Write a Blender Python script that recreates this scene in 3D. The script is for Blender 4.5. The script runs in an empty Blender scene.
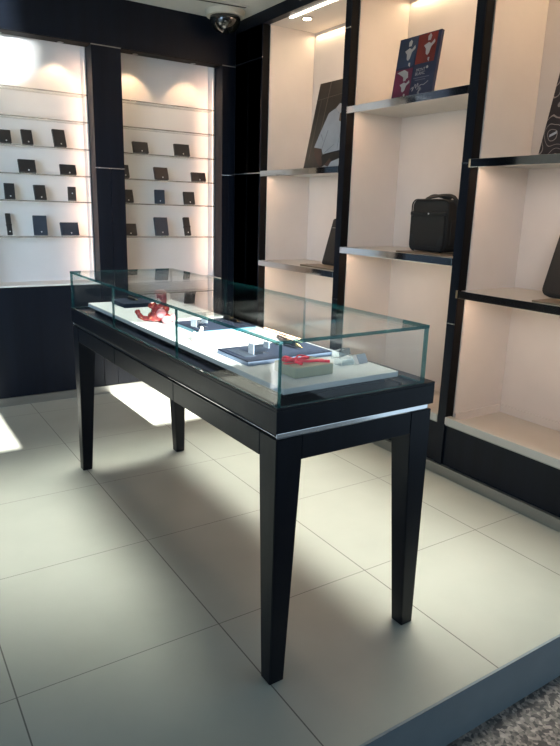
import bpy, bmesh, math, random
from mathutils import Vector, Matrix
random.seed(7)
T = 0.6                                   # one floor tile in metres; layout below is in tiles
S = bpy.context.scene
COL = S.collection
pi = math.pi

# ------------------------------------------------------------------ materials
def nodes(name):
    m = bpy.data.materials.new(name); m.use_nodes = True
    nt = m.node_tree; nt.nodes.clear()
    out = nt.nodes.new('ShaderNodeOutputMaterial')
    return m, nt, out

def pbr(name, col, rough=.5, metal=0., spec=.5, var=.06, scale=30., bump=0., bscale=200., coat=0., stretch=(1, 1, 1), trans=0., emit=None, estr=0.):
    m, nt, out = nodes(name)
    b = nt.nodes.new('ShaderNodeBsdfPrincipled')
    b.inputs['Roughness'].default_value = rough; b.inputs['Metallic'].default_value = metal
    b.inputs['Specular IOR Level'].default_value = spec; b.inputs['Coat Weight'].default_value = coat
    b.inputs['Transmission Weight'].default_value = trans
    tc = nt.nodes.new('ShaderNodeTexCoord'); mp = nt.nodes.new('ShaderNodeMapping')
    mp.inputs['Scale'].default_value = stretch
    nt.links.new(tc.outputs['Object'], mp.inputs['Vector'])
    nz = nt.nodes.new('ShaderNodeTexNoise'); nz.inputs['Scale'].default_value = scale; nz.inputs['Detail'].default_value = 4
    nt.links.new(mp.outputs[0], nz.inputs['Vector'])
    r = nt.nodes.new('ShaderNodeValToRGB')
    r.color_ramp.elements[0].position = .3; r.color_ramp.elements[1].position = .7
    r.color_ramp.elements[0].color = [c*(1-var) for c in col]+[1]; r.color_ramp.elements[1].color = [min(1, c*(1+var)) for c in col]+[1]
    nt.links.new(nz.outputs['Fac'], r.inputs['Fac']); nt.links.new(r.outputs['Color'], b.inputs['Base Color'])
    if bump:
        n2 = nt.nodes.new('ShaderNodeTexNoise'); n2.inputs['Scale'].default_value = bscale
        nt.links.new(mp.outputs[0], n2.inputs['Vector'])
        bp = nt.nodes.new('ShaderNodeBump'); bp.inputs['Strength'].default_value = bump; bp.inputs['Distance'].default_value = .002
        nt.links.new(n2.outputs['Fac'], bp.inputs['Height']); nt.links.new(bp.outputs['Normal'], b.inputs['Normal'])
    if emit:
        b.inputs['Emission Color'].default_value = list(emit)+[1]; b.inputs['Emission Strength'].default_value = estr
    nt.links.new(b.outputs[0], out.inputs[0])
    return m

def glass_mat(name, tint, ior=1.45, rough=0., gl=1.):
    """thin sheet of glass: what it does not reflect passes straight through"""
    m, nt, out = nodes(name)
    tr = nt.nodes.new('ShaderNodeBsdfTransparent'); tr.inputs[0].default_value = list(tint)+[1]
    g = nt.nodes.new('ShaderNodeBsdfGlossy'); g.inputs['Roughness'].default_value = rough
    g.inputs['Color'].default_value = (gl, gl, gl, 1)
    f = nt.nodes.new('ShaderNodeFresnel')
    ge = nt.nodes.new('ShaderNodeNewGeometry'); mi = nt.nodes.new('ShaderNodeMix')   # same reflectance on both faces of the sheet
    mi.inputs['A'].default_value = ior; mi.inputs['B'].default_value = 1/ior
    nt.links.new(ge.outputs['Backfacing'], mi.inputs['Factor']); nt.links.new(mi.outputs['Result'], f.inputs['IOR'])
    mx = nt.nodes.new('ShaderNodeMixShader')
    nt.links.new(f.outputs[0], mx.inputs[0]); nt.links.new(tr.outputs[0], mx.inputs[1]); nt.links.new(g.outputs[0], mx.inputs[2])
    nt.links.new(mx.outputs[0], out.inputs[0])
    return m

def edge_mat(name, col, tint, mixf=.45):
    """green polished edge of a glass sheet"""
    m, nt, out = nodes(name)
    tr = nt.nodes.new('ShaderNodeBsdfTransparent'); tr.inputs[0].default_value = list(tint)+[1]
    p = nt.nodes.new('ShaderNodeBsdfPrincipled'); p.inputs['Base Color'].default_value = list(col)+[1]; p.inputs['Roughness'].default_value = .08
    nz = nt.nodes.new('ShaderNodeTexNoise'); nz.inputs['Scale'].default_value = 9
    tc = nt.nodes.new('ShaderNodeTexCoord'); nt.links.new(tc.outputs['Object'], nz.inputs['Vector'])
    mr = nt.nodes.new('ShaderNodeMapRange'); mr.inputs[1].default_value = .3; mr.inputs[2].default_value = .7
    mr.inputs[3].default_value = mixf-.15; mr.inputs[4].default_value = mixf+.15
    nt.links.new(nz.outputs['Fac'], mr.inputs[0])
    mx = nt.nodes.new('ShaderNodeMixShader'); nt.links.new(mr.outputs[0], mx.inputs[0])
    nt.links.new(tr.outputs[0], mx.inputs[1]); nt.links.new(p.outputs[0], mx.inputs[2]); nt.links.new(mx.outputs[0], out.inputs[0])
    return m

def floor_mat():
    m, nt, out = nodes('porcelain_tiles')
    N = nt.nodes.new; L = nt.links.new
    tc = N('ShaderNodeTexCoord'); sx = N('ShaderNodeSeparateXYZ'); L(tc.outputs['Object'], sx.inputs[0])
    def line(sock):
        a = N('ShaderNodeMath'); a.operation = 'DIVIDE'; L(sock, a.inputs[0]); a.inputs[1].default_value = T
        b = N('ShaderNodeMath'); b.operation = 'FRACT'
        c = N('ShaderNodeMath'); c.operation = 'ADD'; L(a.outputs[0], c.inputs[0]); c.inputs[1].default_value = .5
        L(c.outputs[0], b.inputs[0])
        d = N('ShaderNodeMath'); d.operation = 'SUBTRACT'; L(b.outputs[0], d.inputs[0]); d.inputs[1].default_value = .5
        e = N('ShaderNodeMath'); e.operation = 'ABSOLUTE'; L(d.outputs[0], e.inputs[0])
        fl = N('ShaderNodeMath'); fl.operation = 'FLOOR'; L(c.outputs[0], fl.inputs[0])
        return e.outputs[0], fl.outputs[0]
    ex, ix = line(sx.outputs[0]); ey, iy = line(sx.outputs[1])
    def joint(s, w):
        lt = N('ShaderNodeMath'); lt.operation = 'LESS_THAN'; L(s, lt.inputs[0]); lt.inputs[1].default_value = w
        return lt.outputs[0]
    mx = N('ShaderNodeMath'); mx.operation = 'MAXIMUM'; L(joint(ex, .0032), mx.inputs[0]); L(joint(ey, .0022), mx.inputs[1])
    nz = N('ShaderNodeTexNoise'); nz.inputs['Scale'].default_value = 2.2; nz.inputs['Detail'].default_value = 6; L(tc.outputs['Object'], nz.inputs['Vector'])
    rp = N('ShaderNodeValToRGB'); rp.color_ramp.elements[0].position = .35; rp.color_ramp.elements[1].position = .65
    rp.color_ramp.elements[0].color = (.31, .325, .285, 1); rp.color_ramp.elements[1].color = (.355, .37, .325, 1)
    L(nz.outputs['Fac'], rp.inputs[0])
    mc = N('ShaderNodeMix'); mc.data_type = 'RGBA'; L(mx.outputs[0], mc.inputs['Factor']); L(rp.outputs[0], mc.inputs['A']); mc.inputs['B'].default_value = (.10, .10, .09, 1)
    b = N('ShaderNodeBsdfPrincipled'); L(mc.outputs['Result'], b.inputs['Base Color'])
    b.inputs['Roughness'].default_value = .33; b.inputs['Specular IOR Level'].default_value = .4
    n2 = N('ShaderNodeTexNoise'); n2.inputs['Scale'].default_value = 90; L(tc.outputs['Object'], n2.inputs['Vector'])
    bp = N('ShaderNodeBump'); bp.inputs['Strength'].default_value = .03; bp.inputs['Distance'].default_value = .001; L(n2.outputs['Fac'], bp.inputs['Height']); L(bp.outputs[0], b.inputs['Normal'])
    L(b.outputs[0], out.inputs[0]); return m

def granite_mat():
    m, nt, out = nodes('granite'); N = nt.nodes.new; L = nt.links.new
    tc = N('ShaderNodeTexCoord'); v = N('ShaderNodeTexVoronoi'); v.inputs['Scale'].default_value = 95; L(tc.outputs['Object'], v.inputs['Vector'])
    nz = N('ShaderNodeTexNoise'); nz.inputs['Scale'].default_value = 60; nz.inputs['Detail'].default_value = 5; L(tc.outputs['Object'], nz.inputs['Vector'])
    sep = N('ShaderNodeSeparateColor'); L(v.outputs['Color'], sep.inputs[0])
    a = N('ShaderNodeMath'); a.operation = 'MULTIPLY'; L(sep.outputs[0], a.inputs[0]); L(nz.outputs['Fac'], a.inputs[1])
    rp = N('ShaderNodeValToRGB'); rp.color_ramp.elements[0].position = .08; rp.color_ramp.elements[1].position = .6
    rp.color_ramp.elements[0].color = (.035, .033, .032, 1); rp.color_ramp.elements[1].color = (.32, .28, .25, 1); L(a.outputs[0], rp.inputs[0])
    b = N('ShaderNodeBsdfPrincipled'); L(rp.outputs[0], b.inputs['Base Color']); b.inputs['Roughness'].default_value = .45
    L(b.outputs[0], out.inputs[0]); return m

def contour_mat():
    m, nt, out = nodes('contour_print'); N = nt.nodes.new; L = nt.links.new
    tc = N('ShaderNodeTexCoord'); nz = N('ShaderNodeTexNoise'); nz.inputs['Scale'].default_value = 8.; nz.inputs['Detail'].default_value = .6; L(tc.outputs['Object'], nz.inputs['Vector'])
    a = N('ShaderNodeMath'); a.operation = 'MULTIPLY'; a.inputs[1].default_value = 13; L(nz.outputs['Fac'], a.inputs[0])
    f = N('ShaderNodeMath'); f.operation = 'FRACT'; L(a.outputs[0], f.inputs[0])
    d = N('ShaderNodeMath'); d.operation = 'SUBTRACT'; d.inputs[1].default_value = .5; L(f.outputs[0], d.inputs[0])
    e = N('ShaderNodeMath'); e.operation = 'ABSOLUTE'; L(d.outputs[0], e.inputs[0])
    lt = N('ShaderNodeMath'); lt.operation = 'LESS_THAN'; lt.inputs[1].default_value = .065; L(e.outputs[0], lt.inputs[0])
    mc = N('ShaderNodeMix'); mc.data_type = 'RGBA'; L(lt.outputs[0], mc.inputs['Factor']); mc.inputs['A'].default_value = (.035, .020, .018, 1); mc.inputs['B'].default_value = (.33, .25, .21, 1)
    b = N('ShaderNodeBsdfPrincipled'); L(mc.outputs['Result'], b.inputs['Base Color']); b.inputs['Roughness'].default_value = .5
    L(b.outputs[0], out.inputs[0]); return m

def foil_mat():
    m, nt, out = nodes('red_foil'); N = nt.nodes.new; L = nt.links.new
    tc = N('ShaderNodeTexCoord'); nz = N('ShaderNodeTexNoise'); nz.inputs['Scale'].default_value = 70; nz.inputs['Detail'].default_value = 2; L(tc.outputs['Object'], nz.inputs['Vector'])
    rp = N('ShaderNodeValToRGB'); e = rp.color_ramp.elements
    e[0].position = .3; e[0].color = (.16, .006, .007, 1); e[1].position = .62; e[1].color = (.30, .015, .012, 1)
    n = e.new(.66); n.color = (.50, .20, .09, 1)
    L(nz.outputs['Fac'], rp.inputs[0])
    b = N('ShaderNodeBsdfPrincipled'); L(rp.outputs[0], b.inputs['Base Color']); b.inputs['Roughness'].default_value = .25; b.inputs['Coat Weight'].default_value = .5
    L(b.outputs[0], out.inputs[0]); return m

M = dict(
    floor=floor_mat(), granite=granite_mat(), contour=contour_mat(), foil=foil_mat(),
    wood=pbr('black_stained_wood', (.0030, .0045, .008), .34, spec=.2, var=.25, scale=22, stretch=(1, 1, .12), bump=.08, bscale=60),
    veneer=pbr('dark_navy_veneer', (.0045, .007, .0135), .42, spec=.2, var=.22, scale=18, stretch=(1, 1, .06), bump=.06, bscale=50),
    reveal=pbr('dark_brown_reveal', (.007, .006, .006), .7, spec=.12, var=.2, scale=18, stretch=(1, 1, .06)),
    cream=pbr('cream_laminate', (.70, .635, .58), .5, var=.025, scale=6),
    white=pbr('white_laminate', (.74, .72, .70), .5, var=.02, scale=6),
    shelf=pbr('pale_shelf_board', (.55, .52, .47), .32, var=.03, scale=8),
    steel=pbr('brushed_steel', (.62, .63, .63), .22, metal=1., var=.06, scale=40, stretch=(.05, .05, 1)),
    mirror=pbr('polished_steel', (.72, .73, .74), .06, metal=1., var=.02),
    strip=pbr('bright_chrome', (.95, .96, .97), .12, metal=1., var=.02),
    base=pbr('satin_steel_plinth', (.34, .34, .32), .35, metal=.8, var=.06, scale=30, stretch=(.1, .1, 1)),
    bronze=pbr('bronze_cap', (.55, .40, .24), .35, metal=.7),
    ceil=pbr('ceiling_paint', (.55, .56, .53), .8, var=.02),
    wall=pbr('grey_wall_paint', (.30, .31, .32), .8),
    mall=pbr('stone_cladding', (.22, .22, .22), .6, var=.15, scale=3),
    riser=pbr('blue_grey_step_face', (.17, .22, .25), .45, var=.05, scale=10),
    glass=glass_mat('clear_glass', (.975, .99, .985), 1.34),
    gedge=edge_mat('glass_edge', (.012, .085, .09), (.25, .55, .55), .6),
    sheet=glass_mat('shelf_glass', (.93, .95, .94), 1.4),
    sedge=edge_mat('shelf_glass_edge', (.42, .39, .35), (.9, .88, .84), .4),
    acrylic=glass_mat('acrylic', (.90, .93, .95), 1.5),
    aedge=pbr('acrylic_core', (.22, .26, .31), .08, spec=.8, var=.25, scale=60),
    leather=pbr('black_leather', (.014, .014, .016), .42, var=.15, scale=120, bump=.25, bscale=900),
    leather_blue=pbr('blue_black_leather', (.022, .033, .052), .42, var=.15, scale=120, bump=.25, bscale=900),
    leather_brown=pbr('dark_brown_leather', (.045, .030, .026), .4, var=.15, scale=120, bump=.25, bscale=900),
    fabric=pbr('charcoal_nylon', (.022, .020, .018), .75, var=.2, scale=300, bump=.5, bscale=1500),
    strap=pbr('black_webbing', (.010, .010, .010), .6, bump=.3, bscale=900),
    emblem=pbr('white_enamel', (.75, .75, .75), .3),
    pad=pbr('white_pad', (.45, .48, .485), .55, var=.02, scale=10),
    tray=pbr('slate_tray_lining', (.014, .020, .036), .85, spec=.1, var=.08, scale=150, bump=.2, bscale=900),
    tray_side=pbr('pale_blue_tray_side', (.22, .30, .44), .5),
    tray_teal=pbr('teal_tray_side', (.10, .27, .34), .5),
    frost=glass_mat('cut_acrylic_face', (.75, .82, .85), 2.6, .15),
    giftp=pbr('sage_wrapping_paper', (.30, .31, .21), .32, var=.05, scale=25, coat=.3),
    red=pbr('red_ribbon', (.75, .012, .045), .35),
    pink=pbr('pink_vinyl', (.50, .20, .22), .4),
    whitev=pbr('white_vinyl', (.62, .58, .56), .4),
    pen=pbr('black_resin', (.004, .004, .005), .3, spec=.3),
    gold=pbr('gold_metal', (.75, .55, .25), .2, metal=1.),
    mat=pbr('taupe_plinth_mat', (.22, .175, .12), .45),
    domebase=pbr('ivory_plastic', (.62, .59, .50), .5),
    dome=pbr('smoked_dome', (.008, .009, .008), .06, spec=.7, coat=1.),
    lens=pbr('lens_metal', (.35, .35, .33), .15, metal=1.),
    slot=pbr('slot_black', (.03, .025, .022), .7),
    p_brown=pbr('print_brown', (.060, .047, .036), .35, var=.25, scale=4, coat=.15),
    p_line=pbr('print_pale_brown', (.16, .13, .105), .35),
    p_shirt=pbr('print_white_shirt', (.42, .43, .45), .4, var=.10, scale=12),
    p_skin=pbr('print_skin', (.085, .045, .032), .4),
    p_dark=pbr('print_dark', (.012, .010, .009), .4),
    p_navy=pbr('print_navy', (.020, .028, .075), .35, var=.25, scale=4, coat=.15),
    p_blue=pbr('print_blue', (.030, .055, .115), .35, var=.35, scale=6),
    p_red=pbr('print_red', (.24, .022, .016), .35, var=.45, scale=6),
    p_mag=pbr('print_magenta', (.16, .018, .060), .35, var=.4, scale=6),
    p_grey=pbr('print_pale_grey', (.48, .46, .46), .4),
    lamp=pbr('warm_lamp', (.9, .85, .75), .5, emit=(1, .82, .58), estr=9),
    led=pbr('led_diffuser', (.9, .9, .85), .5, emit=(1, .90, .74), estr=5),
)

# ------------------------------------------------------------------ mesh helpers
def nb(): return bmesh.new()
def _tf(vs, mat):
    if mat is not None:
        for v in vs: v.co = mat @ v.co
def bx(bm, x, y, z, bev=0., seg=2, mat=None):
    r = bmesh.ops.create_cube(bm, size=1.); vs = r['verts']
    for v in vs:
        v.co = Vector(((x[0]+x[1])/2+v.co.x*(x[1]-x[0]), (y[0]+y[1])/2+v.co.y*(y[1]-y[0]), (z[0]+z[1])/2+v.co.z*(z[1]-z[0])))
    if bev:
        es = list({e for v in vs for e in v.link_edges})
        rr = bmesh.ops.bevel(bm, geom=es, offset=bev, segments=seg, affect='EDGES', profile=.5)
        vs = list({v for f in rr['faces'] for v in f.verts} | {v for v in vs if v.is_valid})
    _tf(vs, mat); return bm
def prism(bm, pts, h0, h1, axis='z', mat=None, bev=0.):
    """polygon pts in two axes, extruded along the third"""
    def P(a, b, h): return {'z': (a, b, h), 'y': (a, h, b), 'x': (h, a, b)}[axis]
    lo = [bm.verts.new(P(a, b, h0)) for a, b in pts]; hi = [bm.verts.new(P(a, b, h1)) for a, b in pts]
    fs = [bm.faces.new(lo), bm.faces.new(hi)]
    n = len(pts)
    for i in range(n): fs.append(bm.faces.new((lo[i], lo[(i+1) % n], hi[(i+1) % n], hi[i])))
    bmesh.ops.recalc_face_normals(bm, faces=fs)
    vs = lo+hi
    if bev:
        es = list({e for v in vs for e in v.link_edges})
        rr = bmesh.ops.bevel(bm, geom=es, offset=bev, segments=2, affect='EDGES')
        vs = list({v for f in rr['faces'] for v in f.verts} | {v for v in vs if v.is_valid})
    _tf(vs, mat); return bm
def cyl(bm, c, r, h, r2=None, seg=32, mat=None):
    rr = bmesh.ops.create_cone(bm, cap_ends=True, segments=seg, radius1=r, radius2=r if r2 is None else r2, depth=h)
    for v in rr['verts']: v.co += Vector(c)+Vector((0, 0, h/2))
    _tf(rr['verts'], mat); return bm
def ball(bm, c, r, seg=24, mat=None):
    if not hasattr(r, '__len__'): r = (r, r, r)
    rr = bmesh.ops.create_uvsphere(bm, u_segments=seg, v_segments=seg//2+2, radius=1.)
    for v in rr['verts']: v.co = Vector((v.co.x*r[0], v.co.y*r[1], v.co.z*r[2]))+Vector(c)
    _tf(rr['verts'], mat); return bm
def tube(bm, pts, rad, seg=10, flat=1.):
    pts = [Vector(p) for p in pts]; n = len(pts)
    rads = rad if hasattr(rad, '__len__') else [rad]*n
    rings = []; prev = None
    for i, p in enumerate(pts):
        t = (pts[min(i+1, n-1)]-pts[max(i-1, 0)]).normalized()
        if prev is None:
            a = t.orthogonal().normalized()
        else:
            a = (prev-t*prev.dot(t)); a = a.normalized() if a.length > 1e-6 else t.orthogonal().normalized()
        prev = a; b = t.cross(a)
        rings.append([bm.verts.new(p+(a*math.cos(2*pi*k/seg)+b*math.sin(2*pi*k/seg)*flat)*rads[i]) for k in range(seg)])
    for i in range(n-1):
        for k in range(seg):
            bm.faces.new((rings[i][k], rings[i][(k+1) % seg], rings[i+1][(k+1) % seg], rings[i+1][k]))
    bm.faces.new(rings[0][::-1]); bm.faces.new(rings[-1]); return bm
def smooth_path(ctrl, n=8):
    out = []; c = [Vector(p) for p in ctrl]
    for i in range(len(c)-1):
        p0 = c[max(i-1, 0)]; p1 = c[i]; p2 = c[i+1]; p3 = c[min(i+2, len(c)-1)]
        for k in range(n):
            t = k/n
            out.append(.5*((2*p1)+(p2-p0)*t+(2*p0-5*p1+4*p2-p3)*t*t+(3*p1-p0-3*p2+p3)*t**3))
    out.append(c[-1]); return out

def make(name, bm, mat, parent=None, base=None, smooth=False, mats=None, pick=None):
    """one mesh object; bm in tile units and world placement, moved to a sensible origin"""
    bmesh.ops.recalc_face_normals(bm, faces=bm.faces[:])
    for v in bm.verts: v.co = v.co*T
    if parent is not None: o0 = parent['_w'] if '_w' in parent else list(parent.location); o0 = Vector(o0)
    elif base is not None: o0 = Vector(base)*T
    else:
        xs = [v.co for v in bm.verts]; o0 = Vector(((min(v.x for v in xs)+max(v.x for v in xs))/2, (min(v.y for v in xs)+max(v.y for v in xs))/2, min(v.z for v in xs)))
    for v in bm.verts: v.co -= o0
    me = bpy.data.meshes.new(name)
    ml = mats or [mat]
    if pick:
        for f in bm.faces: f.material_index = pick(f)
    for f in bm.faces: f.smooth = smooth
    bm.to_mesh(me); bm.free()
    for mm in ml: me.materials.append(mm)
    if smooth:
        try: me.set_sharp_from_angle(angle=math.radians(40))
        except Exception: pass
    o = bpy.data.objects.new(name, me); COL.objects.link(o)
    if parent is not None: o.parent = parent; o['_w'] = list(o0)
    else: o.location = o0; o['_w'] = list(o0)
    return o
def thing(name, label, cat, base, group=None):
    o = bpy.data.objects.new(name, None); o.empty_display_size = .05; COL.objects.link(o)
    o.location = Vector(base)*T; o['_w'] = list(o.location)
    o['label'] = label; o['category'] = cat
    if group: o['group'] = group
    return o
def tag(o, label, cat, group=None):
    o['label'] = label; o['category'] = cat
    if group: o['group'] = group
    return o
def struct(o): o['kind'] = 'structure'; return o
def sbox(name, x, y, z, mat, bev=0.): return struct(make(name, bx(nb(), x, y, z, bev), mat))
def lean(origin, ang_y=0., yaw=0., ang_x=0.):
    o = Vector(origin)
    return Matrix.Translation(o) @ Matrix.Rotation(yaw, 4, 'Z') @ Matrix.Rotation(ang_y, 4, 'Y') @ Matrix.Rotation(ang_x, 4, 'X')
def lamp(kind, name, loc, energy, col, **k):
    l = bpy.data.lights.new(name, kind); l.energy = energy; l.color = col
    for a, b in k.items():
        if a not in ('rot', 'aim'): setattr(l, a, b)
    o = bpy.data.objects.new(name, l); COL.objects.link(o); o.location = Vector(loc)*T
    if 'rot' in k: o.rotation_euler = k['rot']
    if 'aim' in k: o.rotation_euler = (Vector(k['aim'])-Vector(loc)).to_track_quat('-Z', 'Y').to_euler()
    return o

# ------------------------------------------------------------------ camera (recovered from the tile grid)
cam = bpy.data.cameras.new('camera'); camo = bpy.data.objects.new('camera', cam); COL.objects.link(camo); S.camera = camo
f, a, b, c = 631.3015, .584041155, -.254177426, .029197557
pos = Vector((-.34887719, -2.55412677, 2.11621113))
fw = Vector((math.sin(a)*math.cos(b), math.cos(a)*math.cos(b), math.sin(b)))
r0 = Vector((math.cos(a), -math.sin(a), 0)); u0 = r0.cross(fw)
rt = r0*math.cos(c)+u0*math.sin(c); up = -r0*math.sin(c)+u0*math.cos(c)
mw = Matrix((rt, up, -fw)).transposed().to_4x4(); mw.translation = pos*T
camo.matrix_world = mw
cam.sensor_fit = 'VERTICAL'; cam.sensor_height = 36.; cam.lens = f/746*36.
cam.clip_start = .02; cam.clip_end = 200

# ------------------------------------------------------------------ room shell
XL = -1.7; XR = 4.25; YB = 4.80; ZC = 4.14; YF = -1.0
ZM = -.27                                  # level of the walkway outside the raised shop floor
sbox('floor', (XL, XR), (YF+.012, YB), (-.05, 0), M['floor']).location
fl = bpy.data.objects['floor']
# tile grid is laid out from the world origin
off = Vector(fl.location); 
for v in fl.data.vertices: v.co += off
fl.location = (0, 0, 0)
sbox('trim_1', (XL, XR), (YF, YF+.012), (ZM, -.001), M['riser'])
sbox('floor_walkway', (-8, 4.6), (-7.2, YF), (ZM-.05, ZM), M['granite'])
sbox('floor_subbase', (XL, XR), (YF+.012, YB), (ZM-.05, -.051), M['wall'])
sbox('ceiling', (XL, XR), (YF, YB), (ZC, ZC+.1), M['ceil'])
sbox('wall_back', (XL, XR), (YB, YB+.1), (0, ZC), M['wall'])
sbox('wall_right', (XR, XR+.1), (YF, YB+.1), (0, ZC), M['wall'])
# left side: glazed shop front, open between posts
sbox('wall_left', (XL-.1, XL), (3.6, YB), (0, ZC), M['wall'])
sbox('wall_left_header', (XL-.1, XL), (YF, 3.6), (2.7, ZC), M['wall'])
sbox('wall_front_header', (XL, XR), (YF-.1, YF), (3.2, ZC), M['wall'])
sbox('wall_front_return', (3.5, XR), (YF-.1, YF), (0, 3.2), M['wall'])
# walkway outside: unseen facade, slit and piers added to shape the sun patches, roof
sbox('wall_facade', (-8, 4.6), (-7.3, -7.2), (ZM, 4.69), M['mall'])
sbox('wall_facade_upper', (-8, 4.6), (-7.3, -7.2), (5.31, 7.0), M['mall'])
sbox('wall_sun_mask', (.635, 1.03), (-7.3, -7.2), (4.69, 5.31), M['mall'])
sbox('wall_sun_mask', (3.2, 4.6), (-7.3, -7.2), (4.69, 5.31), M['mall'])
sbox('ceiling_walkway', (-8, 4.6), (-7.3, YF), (7.0, 7.1), M['ceil'])
sbox('wall_upper', (-8, 4.6), (YF-.1, YF), (ZC+.1, 7.0), M['mall'])

# ------------------------------------------------------------------ back wall: pillars, fascia, cabinets
YP = 4.38
PIL = [(.28, .61), (1.83, 2.14), (3.33, 3.50)]
n = 1
def pillar(x0, x1, split=True):
    global n
    n += 1
    bm = nb()
    if split:
        xm = (x0+x1)/2
        bx(bm, (x0, xm-.002), (YP, 4.76), (.09, 2.478)); bx(bm, (xm+.002, x1), (YP, 4.76), (.09, 2.478))
        bx(bm, (x0, x1), (YP, 4.76), (2.492, 3.672))
        bx(bm, (x0+.001, x1-.001), (YP+.012, 4.76), (2.478, 2.492))
    else:
        bx(bm, (x0, x1), (YP, 4.76), (.09, 3.672))
    o = struct(make('trim_%d' % n, bm, M['veneer']))
    make('metal_strip', bx(nb(), (x0, x1), (YP-.003, YP+.012), (2.479, 2.491)), M['steel'], o)
    make('metal_strip', bx(nb(), (x0, x1), (YP-.002, YP+.012), (3.673, 3.682)), M['base'], o)
for x0, x1 in PIL: pillar(x0, x1)
n += 1; sbox('trim_%d' % n, (XL, .28), (YP, YB), (.09, 3.672), M['veneer'])
n += 1; hd = sbox('trim_%d' % n, (XL, 3.5), (YP, 4.57), (3.683, ZC), M['veneer'])
make('soffit_edge', bx(nb(), (XL, 3.33), (YP+.004, 4.565), (3.676, 3.683)), M['reveal'], hd)

def back_cabinet(x0, x1, label, lights):
    t = thing('display_cabinet', label, 'cabinet', ((x0+x1)/2, 4.58, 0), 'lit wall cabinets along the back wall')
    g = .003
    make('back_panel', bx(nb(), (x0+g, x1-g), (4.72, 4.75), (1.275, 3.90)), M['white'], t)
    for xa, xb in ((x0+g, x0+.015), (x1-.015, x1-g)):
        make('side_panel', bx(nb(), (xa, xb), (4.575, 4.718), (1.279, 3.90)), M['white'], t)
    make('top_panel', bx(nb(), (x0+g, x1-g), (4.575, 4.75), (3.902, 3.93)), M['white'], t)
    bs = make('base_cabinet', bx(nb(), (x0+g, x1-g), (YP+.004, 4.75), (.09, 1.255), .002), M['veneer'], t)
    make('ledge', bx(nb(), (x0+g, x1-g), (YP+.004, 4.75), (1.257, 1.275), .002), M['white'], bs)
    for z in SH:
        d = bx(nb(), (x0+.017, x1-.017), (4.53, 4.716), (z-.013, z))
        s = make('shelf', d, None, t, mats=[M['sheet'], M['sedge']], pick=lambda f: 0 if abs(f.normal.z) > .5 else 1)
    for x in lights:
        make('downlight', cyl(nb(), (x, 4.50, 3.669), .032, .006), M['lens'], t)
    return t
SH = [3.215, 2.945, 2.672, 2.398, 2.130, 1.765]
back_cabinet(.61, 1.83, 'lit wall cabinet left of the dark pillar, cut by the left frame edge', (.98, 1.56))
back_cabinet(2.14, 3.33, 'lit wall cabinet right of the dark pillar, beside the room corner', (2.34, 3.02))
for x in (.98, 1.56, 2.34, 3.02):
    lamp('SPOT', 'downlight_lamp', (x, 4.50, 3.655), 3.2, (1, .66, .40), spot_size=math.radians(88), spot_blend=.45, shadow_soft_size=.012, aim=(x, 4.62, 3.2))
n += 1; sbox('baseboard_back', (XL, 3.49), (YP-.012, 4.75), (0, .088), M['base'])

# ------------------------------------------------------------------ right wall: pillars, fascia, shelving units
XP = 3.5
for y0, y1 in ((3.79, 4.375), (2.295, 2.375), (.80, .88), (-.695, -.615)):
    n += 1
    bm = nb()
    if y1-y0 > .3:
        bx(bm, (XP, 3.585), (y0+.0, 4.09), (.09, 4.018)); bx(bm, (XP, 3.585), (4.094, y1), (.09, 4.018))
        bx(bm, (3.50, 4.2), (y0+.02, y1), (.09, 4.018))
    else:
        bx(bm, (XP, 3.585), (y0, y1), (.09, 4.018)); bx(bm, (3.585, 4.2), (y0+.008, y1-.008), (.09, 4.018))
    o = struct(make('trim_%d' % n, bm, M['veneer']))
    make('reveal', bx(nb(), (XP+.006, 3.583), (y0-.004, y0-.0005), (.47, 4.016)), M['reveal'], o)
    for z in ((2.50, 3.69) if y1-y0 > .3 else (3.69, 2.485, 1.275) if y0 < 2 else (3.69, 1.275)):
        make('metal_strip', bx(nb(), (XP-.003, XP+.002), (y0, y1), (z-.005, z+.005)), M['steel'], o)
n += 1; sbox('trim_%d' % n, (XP, 3.585), (YF, 4.375), (4.020, ZC), M['veneer'])
struct(make('baseboard_right', bx(nb(), (XP-.012, 4.2), (YF, 4.365), (0, .088)), M['base']))

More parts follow.
